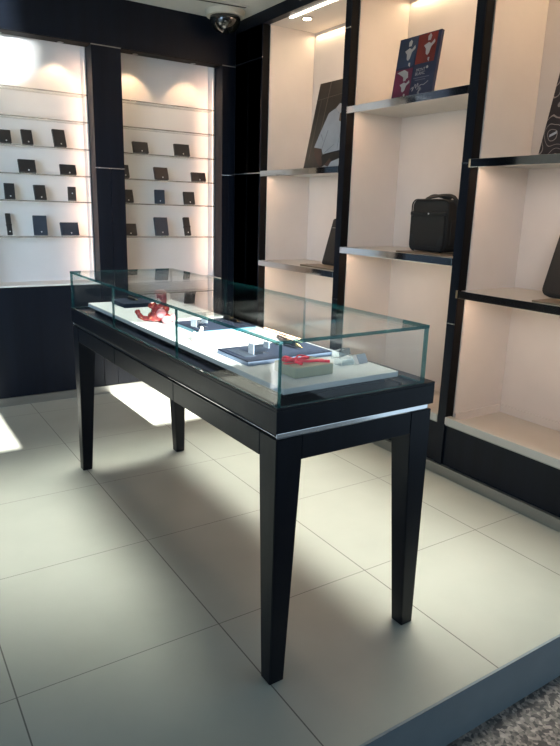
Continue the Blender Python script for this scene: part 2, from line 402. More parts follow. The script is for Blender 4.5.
def unit(y0, y1, zs, label, cap=False):
    g = .004; A = y0+g; B = y1-g
    t = thing('shelving_unit', label, 'shelves', (3.85, (y0+y1)/2, 0), 'lit shelving bays along the right wall')
    make('back_panel', bx(nb(), (4.17, 4.20), (A, B), (.46, 4.018)), M['cream'], t)
    for ya, yb in ((A, A+.012), (B-.012, B)):
        make('side_panel', bx(nb(), (3.588, 4.168), (ya, yb), (.46, 4.018)), M['cream'], t)
    tp = make('top_panel', bx(nb(), (3.588, 4.168), (A+.014, B-.014), (4.02, 4.05)), M['cream'], t)
    ls = make('light_strip', bx(nb(), (3.592, 3.622), (A+.03, B-.36), (4.006, 4.018)), M['led'], t)
    lamp('AREA', 'top_strip_lamp', (3.64, (A+B)/2, 4.0), 2.2, (1, .68, .47), shape='RECTANGLE', size=(B-A-.1)*T, size_y=.02, rot=(0, -.35, pi/2))
    dl = make('downlight', cyl(nb(), (3.75, y0+.96, 4.008), .055, .01), M['lens'], t)
    make('bulb', cyl(nb(), (3.75, y0+.96, 4.002), .042, .006), M['lamp'], dl)
    lamp('SPOT', 'shelf_spot_lamp', (3.75, y0+.96, 3.99), 1.2, (1, .68, .47), spot_size=math.radians(120), spot_blend=.8, shadow_soft_size=.02, aim=(3.85, y0+.96, 2))
    lamp('AREA', 'cove_lamp', (4.14, (A+B)/2, 3.99), .9, (1, .78, .50), shape='RECTANGLE', size=(B-A-.1)*T, size_y=.02, rot=(0, 0, pi/2))
    for z in zs:
        s = make('shelf', bx(nb(), (3.512, 4.168), (A+.014, B-.014), (z-.034, z)), M['shelf'], t)
        fr = bx(nb(), (3.494, 3.511), (A, B), (z-.058, z+.001), .0015)
        make('front_trim', fr, M['mirror'], s)
        if cap: make('end_cap', bx(nb(), (3.49, 3.511), (B+.0005, B+.012), (z-.058, z+.001)), M['bronze'], s)
        make('light_strip', bx(nb(), (3.52, 3.54), (A+.05, B-.05), (z-.045, z-.035)), M['led'], s)
        lamp('AREA', 'shelf_strip_lamp', (3.545, (A+B)/2, z-.047), 1.0, (1, .60, .36), shape='RECTANGLE', size=(B-A-.15)*T, size_y=.015, rot=(0, 0, pi/2))
    p = make('plinth', bx(nb(), (3.52, 4.2), (A, B), (.09, .445)), M['veneer'], t)
    make('nosing', bx(nb(), (3.494, 3.56), (A, B), (.447, .508), .003), M['shelf'], p)
    make('nosing_strip', bx(nb(), (3.505, 3.53), (A+.001, B-.001), (.436, .446)), M['base'], p)
    make('niche_floor', bx(nb(), (3.562, 4.168), (A+.014, B-.014), (.447, .459)), M['shelf'], p)
    make('skirting', bx(nb(), (4.155, 4.168), (A+.014, B-.014), (.46, .53)), M['cream'], p)
    make('skirting', bx(nb(), (3.588, 4.153), (B-.026, B-.013), (.46, .53)), M['cream'], p)
    return t
unit(2.375, 3.79, (2.52, 1.535), 'lit shelving bay nearest the corner, with the photo board of a white shirt')
unit(.88, 2.295, (3.03, 1.782), 'lit middle shelving bay holding the black shoulder bag')
unit(-.615, .80, (2.512, 1.54), 'lit shelving bay at the right frame edge with contour-line board', cap=True)

# ------------------------------------------------------------------ ceiling fittings
t = thing('dome_camera', 'black dome security camera with ivory ring on ceiling in the corner', 'security camera', (3.2, 4.10, ZC))
make('mounting_ring', cyl(nb(), (3.2, 4.08, ZC-.055), .20, .054, .215, 40), M['domebase'], t, smooth=True)
bm = ball(nb(), (3.2, 4.08, ZC-.07), (.165, .165, .150), 40)
bmesh.ops.bisect_plane(bm, geom=bm.verts[:]+bm.edges[:]+bm.faces[:], plane_co=(0, 0, ZC-.058), plane_no=(0, 0, 1), clear_outer=True)
make('dome', bm, M['dome'], t, smooth=True)
make('lens', ball(nb(), (3.15, 4.03, ZC-.17), (.03, .03, .022), 16), M['lens'], t, smooth=True)
t = thing('ceiling_vent', 'narrow dark slot vent in the pale ceiling above the dome camera', 'vent', (3.0, 3.86, ZC))
rz = lean((3.0, 3.83, 0), yaw=-.14)
make('frame', bx(nb(), (-.75, .31), (-.035, .035), (ZC-.012, ZC-.001), mat=rz), M['ceil'], t)
make('slot', bx(nb(), (-.73, .29), (-.016, .016), (ZC-.015, ZC-.0125), mat=rz), M['slot'], t)

# ------------------------------------------------------------------ display table
X0, X1, Y0, Y1 = .985, 1.888, -.512, 2.388
t = thing('display_table', 'long black four-legged display table with a glass case on top', 'table', ((X0+X1)/2, (Y0+Y1)/2, 0))
def leg(cx, cy, sx, sy):
    bm = nb()
    def q(w, z): return [(cx, cy, z), (cx+sx*w, cy, z), (cx+sx*w, cy+sy*w, z), (cx, cy+sy*w, z)]
    rings = [[bm.verts.new(p) for p in q(w, z)] for w, z in ((.076, 0), (.132, 1.085), (.132, 1.195))]
    for i in range(2):
        for k in range(4): bm.faces.new((rings[i][k], rings[i][(k+1) % 4], rings[i+1][(k+1) % 4], rings[i+1][k]))
    bm.faces.new(rings[0]); bm.faces.new(rings[2])
    bmesh.ops.bevel(bm, geom=bm.edges[:], offset=.003, segments=2, affect='EDGES')
    make('leg', bm, M['wood'], t)
for cx, sx in ((X0, 1), (X1, -1)):
    for cy, sy in ((Y0, 1), (Y1, -1)): leg(cx, cy, sx, sy)
W = .133
make('apron', bx(nb(), (X0+W, X1-W), (Y0+.002, Y0+.05), (1.086, 1.195), .002), M['wood'], t)
make('apron', bx(nb(), (X0+W, X1-W), (Y1-.05, Y1-.002), (1.086, 1.195), .002), M['wood'], t)
make('apron', bx(nb(), (X1-.05, X1-.002), (Y0+W, Y1-W), (1.086, 1.195), .002), M['wood'], t)
ys = [Y0+W, .514, 1.45, Y1-W]
for i in range(3):
    make('drawer_front', bx(nb(), (X0+.001, X0+.05), (ys[i]+.003, ys[i+1]-.003), (1.086, 1.195), .002), M['wood'], t)
make('frame_top', bx(nb(), (X0+.012, X1-.012), (Y0+.012, Y1-.012), (1.1955, 1.222)), M['slot'], t)
for r_ in (((X0+.004, X1-.02), (Y0+.004, Y0+.011)), ((X0+.004, X1-.02), (Y1-.011, Y1-.004))):
    make('chrome_strip', bx(nb(), r_[0], r_[1], (1.197, 1.2215), .004), M['strip'], t, smooth=False)
make('chrome_strip', bx(nb(), (X0+.004, X0+.0115), (Y0+.012, Y1-.012), (1.203, 1.207), .001), M['mirror'], t)
tb = bx(nb(), (X0-.006, X1+.004), (Y0-.006, Y1+.006), (1.2225, 1.32), .003)
top = make('top_board', tb, M['wood'], t)
# raised rim round the sunk deck
rm = nb()
bx(rm, (X0-.006, X0+.012), (Y0-.006, Y1+.006), (1.3203, 1.333), .002); bx(rm, (1.825, X1+.004), (Y0-.006, Y1+.006), (1.3203, 1.333), .002)
bx(rm, (X0+.0125, 1.8245), (Y0-.006, Y0+.014), (1.3203, 1.333), .002); bx(rm, (X0+.0125, 1.8245), (Y1-.014, Y1+.006), (1.3203, 1.333), .002)
make('rim', rm, M['wood'], top)
# glass case standing on the rim
gx0, gx1, gy0, gy1, gz0, gz1, th = .984, 1.824, -.512, 2.384, 1.3332, 1.612, .015
gc = bpy.data.objects.new('glass_case', None); COL.objects.link(gc); gc.parent = t; gc.location = Vector((0, 0, gz0))*T; gc['_w'] = list(Vector(t['_w'])+Vector(gc.location)); gc.empty_display_size = .05
def pane(x, y, z, ax):
    make('glass_pane', bx(nb(), x, y, z), None, gc, mats=[M['glass'], M['gedge']], pick=lambda f: 0 if abs(f.normal[ax]) > .5 else 1)
cuts = [gy0, .47, 1.446, gy1]
for i in range(3):
    pane((gx0, gx0+th), (cuts[i]+.001, cuts[i+1]-.001), (gz0, gz1-th-.0005), 0)
for i in range(3):
    pane((gx1-th, gx1), (cuts[i]+.001, cuts[i+1]-.001), (gz0, gz1-th-.0005), 0)
pane((gx0+th+.0005, gx1-th-.0005), (gy0, gy0+th), (gz0, gz1-th-.0005), 1)
pane((gx0+th+.0005, gx1-th-.0005), (gy1-th, gy1), (gz0, gz1-th-.0005), 1)
pane((gx0-.001, gx1+.001), (gy0-.001, gy1+.001), (gz1-th, gz1), 2)

# ------------------------------------------------------------------ inside the case
ZD = 1.3205
pd = thing('display_pad', 'long white display pad on a dark plinth inside the glass case', 'display pad', (1.41, .92, ZD))
make('plinth', bx(nb(), (1.11, 1.70), (-.37, 2.21), (ZD, 1.352)), M['wood'], pd)
make('pad', bx(nb(), (1.075, 1.738), (-.42, 2.263), (1.3525, 1.38), .003), M['pad'], pd)
ZP = 1.3803
tag(make('cable', tube(nb(), smooth_path([(1.715, -.30, ZD+.008), (1.735, -.36, ZD+.006), (1.737, -.44, ZD+.006), (1.72, -.452, ZD+.006)], 5), .0045, 8), M['strap'], smooth=True),
    'short thin black cable on the dark deck beside the pad corner', 'cable')

# gift box
gb = thing('gift_box', 'sage green wrapped gift box tied with red ribbon on the pad', 'gift box', (1.315, -.225, ZP))
make('box', bx(nb(), (1.208, 1.425), (-.312, -.14), (ZP, ZP+.05), .004), M['giftp'], gb)
for sx in (0, 1):
    fold = prism(nb(), [(-.30, ZP+.004), (-.152, ZP+.004), (-.226, ZP+.030)], 1.2065 if sx == 0 else 1.4252, 1.2078 if sx == 0 else 1.4265, 'x')
    make('paper_fold', fold, M['giftp'], gb)
rb = nb()
bx(rb, (1.2070, 1.4262), (-.236, -.218), (ZP+.0505, ZP+.0525)); 
make('ribbon_band', rb, M['red'], gb)
bow = nb()
cx, cy, cz = 1.285, -.205, ZP+.056
for s in (1, -1):
    for k in (0, 1):
        tube(bow, smooth_path([(cx, cy, cz), (cx+s*.035, cy+.022*(1 if k else -1)+.01, cz+.012), (cx+s*.072, cy+.012*(1 if k else -1)+s*.008, cz+.008), (cx+s*.045, cy, cz+.004), (cx, cy, cz)], 5), .0075, 8, .5)
ball(bow, (cx, cy, cz+.006), (.014, .012, .009), 12)
tube(bow, smooth_path([(cx, cy, cz+.003), (cx+.03, cy-.04, cz+.002), (cx+.085, cy-.055, cz+.001), (cx+.135, cy-.085, cz-.001)], 6), .008, 8, .35)
tube(bow, smooth_path([(cx, cy, cz+.003), (cx-.02, cy-.03, cz+.003), (cx-.015, cy-.075, cz)], 6), .008, 8, .35)
make('bow', bow, M['red'], gb, smooth=True)

def tray(x0, x1, y0, y1, h, side, label, slot=None, yaw=0.):
    cx, cy = (x0+x1)/2, (y0+y1)/2
    t = thing('display_tray', label, 'tray', (cx, cy, ZP), 'slate display trays on the pad')
    R = Matrix.Translation((cx, cy, 0)) @ Matrix.Rotation(yaw, 4, 'Z') @ Matrix.Translation((-cx, -cy, 0))
    make('tray_body', bx(nb(), (x0, x1), (y0, y1), (ZP, ZP+h*.75), .002, mat=R), side, t)
    make('lining', bx(nb(), (x0-.001, x1+.001), (y0-.001, y1+.001), (ZP+h*.755, ZP+h), .002, mat=R), M['tray'], t)
    if slot:
        make('slot_liner', bx(nb(), (slot[0], slot[1]), (slot[2], slot[3]), (ZP+h+.0002, ZP+h+.002), mat=R), M['leather_blue'], t)
    return t
tray(1.142, 1.655, -.012, .295, .026, M['tray_side'], 'slate blue tray with pale edge just behind the gift box', (1.17, 1.235, .06, .25))
tray(1.275, 1.665, .775, 1.12, .026, M['tray_teal'], 'slate tray with teal edge in the middle of the pad')
tray(1.232, 1.52, 1.90, 2.19, .030, M['tray'], 'dark slate tray at the far end of the pad')
ZT = ZP+.0266

# pen rests (clear blocks with a notch) and pens
def rest(cx, cy, z, w, d, h, label, yaw=0.):
    t = thing('pen_rest', label, 'pen rest', (cx, cy, z), 'clear acrylic pen rests')
    R = lean((cx, cy, 0), yaw=yaw)
    pts = [(-w/2, z), (w/2, z), (w/2, z+h), (w/2-w*.16, z+h), (w/2-w*.26, z+h*.72), (-w/2+w*.26, z+h*.72), (-w/2+w*.16, z+h), (-w/2, z+h)]
    make('block', prism(nb(), pts, -d/2, d/2, 'y', mat=R, bev=.0015), M['acrylic'], t)
    make('core', bx(nb(), (-w*.22, w*.22), (-d*.40, d*.40), (z+.004, z+h*.60), mat=R), M['acrylic'], t)
    make('polished_face', bx(nb(), (-w/2-.0006, -w/2+.004), (-d/2+.003, d/2-.003), (z+.003, z+h-.003), mat=R), M['aedge'], t)
    make('polished_face', bx(nb(), (w/2-.004, w/2+.0006), (-d/2+.003, d/2-.003), (z+h*.4, z+h-.003), mat=R), M['aedge'], t)
    return t
rest(1.275, .105, ZT, .10, .05, .058, 'clear acrylic pen rest on the slate tray behind the gift box', .1)
rest(1.335, .895, ZT, .085, .06, .05, 'clear acrylic pen rest on the teal-edged tray', .2)
def pen(p0, p1, r, label, cap=.5):
    a = Vector(p0); b = Vector(p1); d = (b-a)
    t = thing('fountain_pen', label, 'pen', a)
    L = d.length; u = d.normalized()
    make('barrel', tube(nb(), [a, a+u*L*.03, a+u*L*.45, a+u*L*.80], [r*.6, r, r*1.1, r*.85], 14), M['pen'], t, smooth=True)
    make('nib', tube(nb(), [a+u*L*.802, a+u*L*.9, b], [r*.8, r*.55, r*.1], 12), M['gold'], t, smooth=True)
    make('ring', tube(nb(), [a+u*L*.46, a+u*L*.48], [r*1.2, r*1.2], 14), M['gold'], t, smooth=True)
    make('clip', tube(nb(), [a+u*L*.06+Vector((0, 0, r*1.25)), a+u*L*.36+Vector((0, 0, r*1.4))], r*.18, 8), M['gold'], t, smooth=True)
    return t
cradle = thing('pen_cradle', 'small clear block propping the pen on the slate tray', 'pen rest', (1.50, .235, ZT))
make('block', bx(nb(), (1.465, 1.525), (.21, .25), (ZT, ZT+.022), .002), M['acrylic'], cradle)
make('polished_face', bx(nb(), (1.468, 1.522), (.2092, .2098), (ZT+.002, ZT+.020)), M['aedge'], cradle)
pen((1.500, .275, ZT+.037), (1.515, .065, ZT+.014), .015, 'black and gold pen leaning on a clear block on the slate tray')
pen((1.612, 1.085, ZT+.014), (1.610, .86, ZT+.012), .0115, 'black pen lying on the teal-edged tray')
pen((1.345, 2.13, ZP+.043), (1.365, 1.98, ZP+.042), .011, 'black pen lying on the far dark tray')

# clear price blocks at the right end of the pad
def price_block(c, sz, rot, label):
    t = thing('acrylic_block', label, 'acrylic block', c, 'clear blocks beside the gift box')
    R = Matrix.Translation(c) @ rot
    make('body', bx(nb(), (-sz[0]/2, sz[0]/2), (-sz[1]/2, sz[1]/2), (0, sz[2]), .002, mat=R), M['acrylic'], t)
    make('polished_face', bx(nb(), (-sz[0]/2+.003, sz[0]/2-.003), (-sz[1]/2-.0012, -sz[1]/2-.0002), (.003, sz[2]-.003), mat=R), M['aedge'], t)
    return t
bc = thing('acrylic_block', 'clear acrylic block right of the gift box, nearer to the box', 'acrylic block', (1.585, -.20, ZP), 'clear blocks beside the gift box')
make('base_block', bx(nb(), (1.545, 1.625), (-.225, -.165), (ZP, ZP+.035), .002), M['acrylic'], bc)
R = Matrix.Translation((1.57, -.19, ZP+.0375)) @ Matrix.Rotation(.35, 4, 'Z') @ Matrix.Rotation(-.25, 4, 'X')
make('tilted_block', bx(nb(), (-.05, .06), (-.02, .03), (.003, .038), .002, mat=R), M['acrylic'], bc)
make('polished_face', bx(nb(), (-.048, .058), (-.0215, -.0205), (.005, .036), mat=R), M['frost'], bc)
make('polished_face', bx(nb(), (1.55, 1.62), (-.2262, -.2252), (ZP+.004, ZP+.030)), M['frost'], bc)
bd = thing('acrylic_block', 'grey-faced clear acrylic block tilted on the pad, furthest right', 'acrylic block', (1.668, -.235, ZP), 'clear blocks beside the gift box')
R = Matrix.Translation((1.668, -.235, ZP+.001)) @ Matrix.Rotation(.1, 4, 'Z') @ Matrix.Rotation(-.55, 4, 'X')
make('body', bx(nb(), (-.045, .048), (-.0, .045), (0, .055), .002, mat=R), M['acrylic'], bd)
make('grey_face', bx(nb(), (-.018, .046), (-.0015, -.0005), (.003, .052), mat=R), pbr('grey_card', (.22, .25, .29), .4), bd)
make('white_face', bx(nb(), (-.044, -.019), (-.0015, -.0005), (.003, .052), mat=R), M['whitev'], bd)

# red toy animal with curled tail
ty = thing('toy_animal', 'glossy red seated toy animal with pink belly and curled tail', 'toy', (1.175, 1.19, ZP))
BX, BY = 1.195+.045, 1.20+.075
u_ = Vector((math.cos(a), -math.sin(a), 0)); v_ = Vector((math.sin(a), math.cos(a), 0))
def TP(p, q, z): return Vector((BX, BY, ZP))+u_*p+v_*q+Vector((0, 0, z))
def blob(bm, p, q, z, r): return ball(bm, TP(p, q, z), r, 20)
def remesh(o, vox, sm=3):
    md = o.modifiers.new('r', 'REMESH'); md.mode = 'VOXEL'; md.voxel_size = vox*T; md.use_smooth_shade = True
    if sm:
        s = o.modifiers.new('s', 'SMOOTH'); s.iterations = sm; s.factor = .5
bm = nb()
blob(bm, 0, 0, .062, (.058, .052, .060)); blob(bm, .005, -.005, .105, (.044, .040, .035))
blob(bm, -.045, .0, .035, (.035, .04, .034)); blob(bm, .045, -.02, .03, (.035, .045, .03))
tube(bm, smooth_path([TP(-.03, 0, .118), TP(-.05, -.012, .112), TP(-.056, -.025, .098)], 4), [.018]*9, 10)
tube(bm, smooth_path([TP(.035, 0, .112), TP(.048, -.02, .10), TP(.05, -.035, .085)], 4), [.019]*9, 10)
blob(bm, .012, 0, .150, (.042, .040, .038))
o = make('body', bm, M['foil'], ty, smooth=True); remesh(o, .004, 4)
o = make('tail', tube(nb(), smooth_path([TP(-.055, .01, .022), TP(-.085, .012, .018), TP(-.12, .012, .026), TP(-.142, .012, .05), TP(-.150, .012, .075)], 6),
     [.017+.002*math.sin(i) for i in range(24)]+[.009], 12), M['foil'], ty, smooth=True)
make('belly', blob(nb(), .018, -.048, .065, (.032, .018, .032)), M['pink'], ty, smooth=True)
ft = nb(); blob(ft, .055, -.055, .026, (.034, .034, .026)); blob(ft, .088, -.02, .034, (.024, .028, .026))
make('foot', ft, M['pink'], ty, smooth=True)
hd_ = nb(); bx(hd_, (-.030, .044), (-.02, .03), (.140, .2125), .014, 3, mat=Matrix.Translation((BX, BY, ZP)) @ Matrix.Rotation(-a, 4, 'Z'))
make('headdress', hd_, M['foil'], ty, smooth=True)
make('face', blob(nb(), .000, -.036, .142, (.022, .012, .020)), M['whitev'], ty, smooth=True)
make('ear', blob(nb(), .056, .0, .168, (.014, .016, .026)), M['whitev'], ty, smooth=True)

# small white and pink figurine
fg = thing('figurine', 'tiny white and pink animal figurine standing on the white pad', 'figurine', (1.185, .62, ZP))
BX, BY = 1.185, .62
bm = nb()
blob(bm, 0, 0, .030, (.026, .018, .018)); blob(bm, .020, 0, .05, (.013, .013, .02)); blob(bm, -.016, -.004, .044, (.013, .012, .012))
for p in (-.016, .012):
    for q in (-.008, .010): tube(bm, [TP(p, q, .024), TP(p, q, .010), TP(p, q, .0015)], .0065, 8)
tube(bm, smooth_path([TP(.022, 0, .055), TP(.026, 0, .072), TP(.024, 0, .086)], 4), [.009]*8+[.004], 8)
o = make('body', bm, M['whitev'], fg, smooth=True); remesh(o, .003, 2)
pk = nb(); blob(pk, -.018, -.016, .010, (.010, .008, .009)); blob(pk, -.005, -.018, .013, (.008, .006, .008)); blob(pk, -.026, -.013, .040, (.006, .006, .006))
make('pink_patch', pk, M['pink'], fg, smooth=True)
tag(make('figurine', ball(ball(nb(), (1.225, .605, ZP+.008), (.006, .006, .008), 14), (1.225, .605, ZP+.018), .005, 12), M['pink'], smooth=True), 'very tiny pink figure right of the white figurine', 'figurine')

# ------------------------------------------------------------------ wallets on the glass shelves
def star(bm, cx, cz, y, r, R):
    pts = []
    for k in range(24):
        an = 2*pi*k/24; rr = r*.8*(1+.16*math.cos(6*an)); pts.append((cx+rr*math.cos(an), cz+rr*math.sin(an)))
    prism(bm, pts, y-.0018, y, 'y', mat=R)
def wallet(xc, z, w, h, mat, label, yaw=0., th=.034, emb=True, tilt=.30, yb=4.585, kind='wallet', em_z=.16):
    t = thing('wallet' if kind == 'wallet' else 'pen_pouch', label, kind, (xc, yb, z), 'leather goods on the glass shelves')
    R = Matrix.Translation((xc, yb, z+.0015+(th/2+.003)*math.sin(tilt))) @ Matrix.Rotation(yaw, 4, 'Z') @ Matrix.Rotation(-tilt, 4, 'X')
    hw = w/2; e = th*.22; g = th*.10; k = th/2
    if kind == 'wallet':
        # folded cover: closed rounded spine on the left, open slit on the right
        pts = [(hw, -k), (hw, -g), (-hw+th*.5, -g), (-hw+th*.5, g), (hw, g), (hw, k), (-hw+e, k), (-hw+e*.3, k-e*.3), (-hw, k-e), (-hw, -k+e), (-hw+e*.3, -k+e*.3), (-hw+e, -k)]
        bm = prism(nb(), pts, 0, h, 'z', mat=R)
        make('cover', bm, mat, t)
        make('lining', bx(nb(), (-hw+th*.5, hw-.006), (-g*.8, g*.8), (.004, h-.004), mat=R), M['strap'], t)
    else:
        make('sleeve', bx(nb(), (-hw, hw), (-k, k), (0, h), .006, 3, mat=R), mat, t)
        make('band', bx(nb(), (-hw-.002, hw+.002), (-k-.003, k+.003), (h*.44, h*.52), .003, mat=R), M['strap'], t)
    if emb:
        bm = nb(); star(bm, (.0 if kind != 'wallet' else hw*.12), h*em_z, -k-(.0002 if kind == 'wallet' else .0002), .0085, R)
        make('emblem', bm, M['emblem'], t)
    return t
z3, z4, z5, z6 = SH[2]+.0005, SH[3]+.0005, SH[4]+.0005, SH[5]+.0005
L_, LB, BR = M['leather'], M['leather_blue'], M['leather_brown']
wallet(.99, z3, .11, .128, L_, 'black wallet at the left frame edge, third glass shelf of left cabinet')
wallet(1.202, z3, .106, .147, L_, 'small upright black wallet, second on third shelf of left cabinet', .1)
wallet(1.527, z3, .128, .178, L_, 'tall black wallet nearest the pillar on third shelf, left cabinet', .15)
wallet(1.182, z4, .168, .130, L_, 'wide black wallet left on the fourth shelf of the left cabinet', .05)
wallet(1.595, z4, .168, .103, L_, 'low wide black wallet right on the fourth shelf, left cabinet', .05)
wallet(.992, z5, .10, .157, L_, 'upright black wallet at left on fifth shelf of left cabinet', -.1)
wallet(1.295, z5, .118, .152, L_, 'upright black wallet in the middle of fifth shelf, left cabinet', .08)
wallet(1.62, z5, .086, .142, BR, 'small dark brown case with central emblem by the pillar', -.25, th=.05, em_z=.5)
wallet(.966, z6, .05, .228, L_, 'narrow black pen pouch with loop at left of lowest shelf', 0, kind='pen pouch', th=.03)
wallet(1.272, z6, .138, .208, LB, 'large upright blue-black wallet on lowest shelf of left cabinet', -.12)
wallet(1.58, z6, .192, .138, LB, 'wide blue-black wallet by the pillar on lowest shelf, left cabinet', .05)
wallet(2.41, z3, .180, .120, L_, 'wide black wallet left on third shelf of right cabinet', .03)
wallet(2.914, z3, .186, .134, L_, 'wide black wallet right on third shelf of right cabinet', -.05)
wallet(2.216, z4, .10, .140, L_, 'black wallet half hidden by the pillar, fourth shelf of right cabinet')
wallet(2.654, z4, .170, .136, BR, 'dark wallet in the middle of the fourth shelf, right cabinet', .08)
wallet(3.125, z4, .180, .102, BR, 'low wide brownish wallet at right end of fourth shelf', -.05)
wallet(2.24, z5, .135, .143, L_, 'black wallet beside the pillar on fifth shelf of right cabinet')
wallet(2.625, z5, .118, .156, LB, 'upright wallet in the middle of fifth shelf of right cabinet', -.3)
wallet(3.002, z5, .134, .146, L_, 'black wallet at right on fifth shelf of right cabinet', -.1)
wallet(2.252, z6, .168, .134, L_, 'black wallet beside the pillar on the lowest shelf of right cabinet', 0)
wallet(2.645, z6, .160, .212, LB, 'large blue-black wallet in the middle of lowest shelf, right cabinet', -.08)
wallet(2.98, z6, .078, .220, L_, 'narrow black pen pouch at right on lowest shelf, right cabinet', 0, kind='pen pouch', th=.034)

# ------------------------------------------------------------------ display boards
def board(y0, y1, z, h, xb, xt, label, mat, name='display_board'):
    """leaning board; its face looks to -x. local axes: p along -y from the left edge, q up"""
    t = thing(name, label, 'display board', (xb, (y0+y1)/2, z), 'printed boards on the right-hand shelves')
    ang = math.atan2(xt-xb, h)
    R = Matrix.Translation((xb, y1, z+.001+.03*math.sin(ang))) @ Matrix.Rotation(ang, 4, 'Y') @ Matrix.Rotation(-pi/2, 4, 'Z')
    w = y1-y0
    make('panel', bx(nb(), (0, w), (0, .03), (0, h), .002, mat=R), mat, t)
    def poly(name, pts, m, d=.0012):
        for pp in pts: make(name, prism(nb(), [(x*w, zz*h) for x, zz in pp], -d, -.0002, 'y', mat=R), m, t)
    return t, R, w, poly
def strut(t, x, y, z, h):
    make('back_strut', bx(nb(), (x, x+.02), (y-.03, y+.03), (z, z+h)), M['strap'], t)

# photo board: figure in a white shirt
t, R, w, poly = board(2.40, 3.03, 2.5205, .84, 3.555, 3.735, 'tall photo board of a person in a white shirt, hand in pocket', M['p_brown'])
poly('printed_line', [[(.27, .35), (.285, .35), (.30, 1.0), (.285, 1.0)], [(0, .80), (.9, .84), (.9, .845), (0, .805)], [(.10, .1), (.108, .1), (.13, .8), (.122, .8)]], M['p_line'])
poly('printed_shirt', [[(.19, .24), (.40, .215), (.46, .15), (.96, .19), (.97, .64), (.80, .69), (.62, .675), (.52, .66), (.40, .625), (.34, .52), (.27, .40)]], M['p_shirt'], .0014)
poly('printed_fold', [[(.40, .215), (.415, .215), (.475, .42), (.465, .43)], [(.60, .675), (.66, .60), (.665, .605), (.625, .68)], [(.80, .60), (.808, .60), (.80, .20), (.79, .20)], [(.50, .16), (.70, .25), (.70, .257), (.495, .17)], [(.31, .38), (.40, .30), (.40, .308), (.315, .39)]], pbr('print_grey', (.22, .225, .235), .4), .0017)
poly('printed_collar', [[(.56, .67), (.66, .615), (.72, .70), (.64, .72)]], M['p_grey'], .0019)
poly('printed_trousers', [[(.46, .148), (.96, .188), (.96, .07), (.62, .06), (.48, .0), (.42, .0), (.40, .08)]], M['p_dark'], .0016)
poly('printed_head', [[(.64, .72), (.72, .69), (.86, .70), (.92, .84), (.84, .94), (.72, .92), (.655, .82)]], M['p_dark'], .0017)
poly('printed_face', [[(.68, .72), (.74, .70), (.80, .74), (.80, .86), (.70, .84)]], M['p_skin'], .0019)
poly('printed_arm', [[(.19, .235), (.395, .21), (.44, .12), (.50, .03), (.45, .0), (.36, .05), (.25, .14)]], M['p_skin'], .0019)
poly('printed_hand', [[(.70, .52), (.78, .50), (.82, .58), (.76, .64), (.69, .60)]], pbr('print_tan', (.15, .075, .032), .4), .0019)
poly('printed_hand', [[(.56, .02), (.66, .0), (.72, .06), (.66, .10)]], M['p_skin'], .0021)
poly('printed_pocket', [[(.50, .0), (.92, .0), (.92, .09), (.74, .06), (.60, .03)]], M['p_shirt'], .0018)

# four-panel board with logo and signature
t, R, w, poly = board(1.317, 1.777, 3.0305, .475, 3.56, 3.625, 'navy display board with three coloured figure panels, logo and signature', M['p_navy'])
poly('blue_panel', [[(.02, .52), (.45, .52), (.45, .985), (.02, .985)]], M['p_blue'])
poly('red_panel', [[(.48, .52), (.93, .52), (.93, .985), (.48, .985)]], M['p_red'])
poly('magenta_panel', [[(.02, .03), (.45, .03), (.45, .48), (.02, .48)]], M['p_mag'])
def fig(ox, oy, s=1., top=True):
    f_ = [[(.16, .26), (.27, .30), (.33, .27), (.40, .33), (.42, .28), (.34, .22), (.31, .12), (.27, .09), (.23, .12), (.22, .20)],
          [(.24, .33), (.30, .33), (.32, .40), (.28, .44), (.23, .40)], [(.30, .01), (.34, -.02), (.34, .05), (.30, .05)]]
    if top: f_.append([(.10, .44), (.30, .455), (.34, .42), (.22, .40)])
    return [[(ox+x*s, oy+y*s) for x, y in pp] for pp in f_]
g = fig(.02, .525, .98, False)+fig(.48, .545, .98, False)
poly('printed_figure', g, M['p_grey'], .002)
poly('printed_figure', [[(.06, .44), (.24, .47), (.34, .42), (.36, .33), (.28, .30), (.22, .36)]]+[[(x, y*.82) for x, y in pp] for pp in fig(.02, .03, .95, False)], M['p_grey'], .002)
def text(t, s, size, x, zz, R, m, w, h, name='lettering', align='CENTER'):
    cu = bpy.data.curves.new(name, 'FONT'); cu.body = s; cu.size = size; cu.align_x = align; cu.extrude = .0003; cu.space_line = .85
    ob = bpy.data.objects.new(name, cu); COL.objects.link(ob)
    dg = bpy.context.evaluated_depsgraph_get(); me = bpy.data.meshes.new_from_object(ob.evaluated_get(dg))
    bpy.data.objects.remove(ob)
    bm = nb(); bm.from_mesh(me)
    Q = R @ Matrix.Translation((x*w, -.0016, zz*h)) @ Matrix.Rotation(pi/2, 4, 'X')
    for v in bm.verts: v.co = Q @ v.co
    o = make(name, bm, m, t)
    return o
text(t, 'MONT\nBLANC', .034, .65, .395, R, M['p_grey'], w, .475)
bm = nb(); star(bm, .80*w, .44*.475, -.0008, .013, R); make('star_emblem', bm, M['p_grey'], t)
poly('printed_text_lines', [[(.50, .285), (.88, .285), (.88, .295), (.50, .295)], [(.55, .25), (.80, .25), (.80, .26), (.55, .26)]], pbr('print_dim_grey', (.16, .17, .22), .4))
sig = nb()
def LP(x, y): return R @ Vector((x*w, -.002, y*.475))
for pts in ([(.48, .12), (.53, .15), (.52, .08), (.58, .19), (.60, .12), (.64, .2), (.66, .13), (.72, .17), (.78, .16), (.88, .21)], [(.63, .10), (.72, .12), (.68, .07), (.70, .03), (.66, .04), (.74, .10)]):
    tube(sig, smooth_path([LP(*p_) for p_ in pts], 4), .0018, 6)
make('signature', sig, M['p_grey'], t)

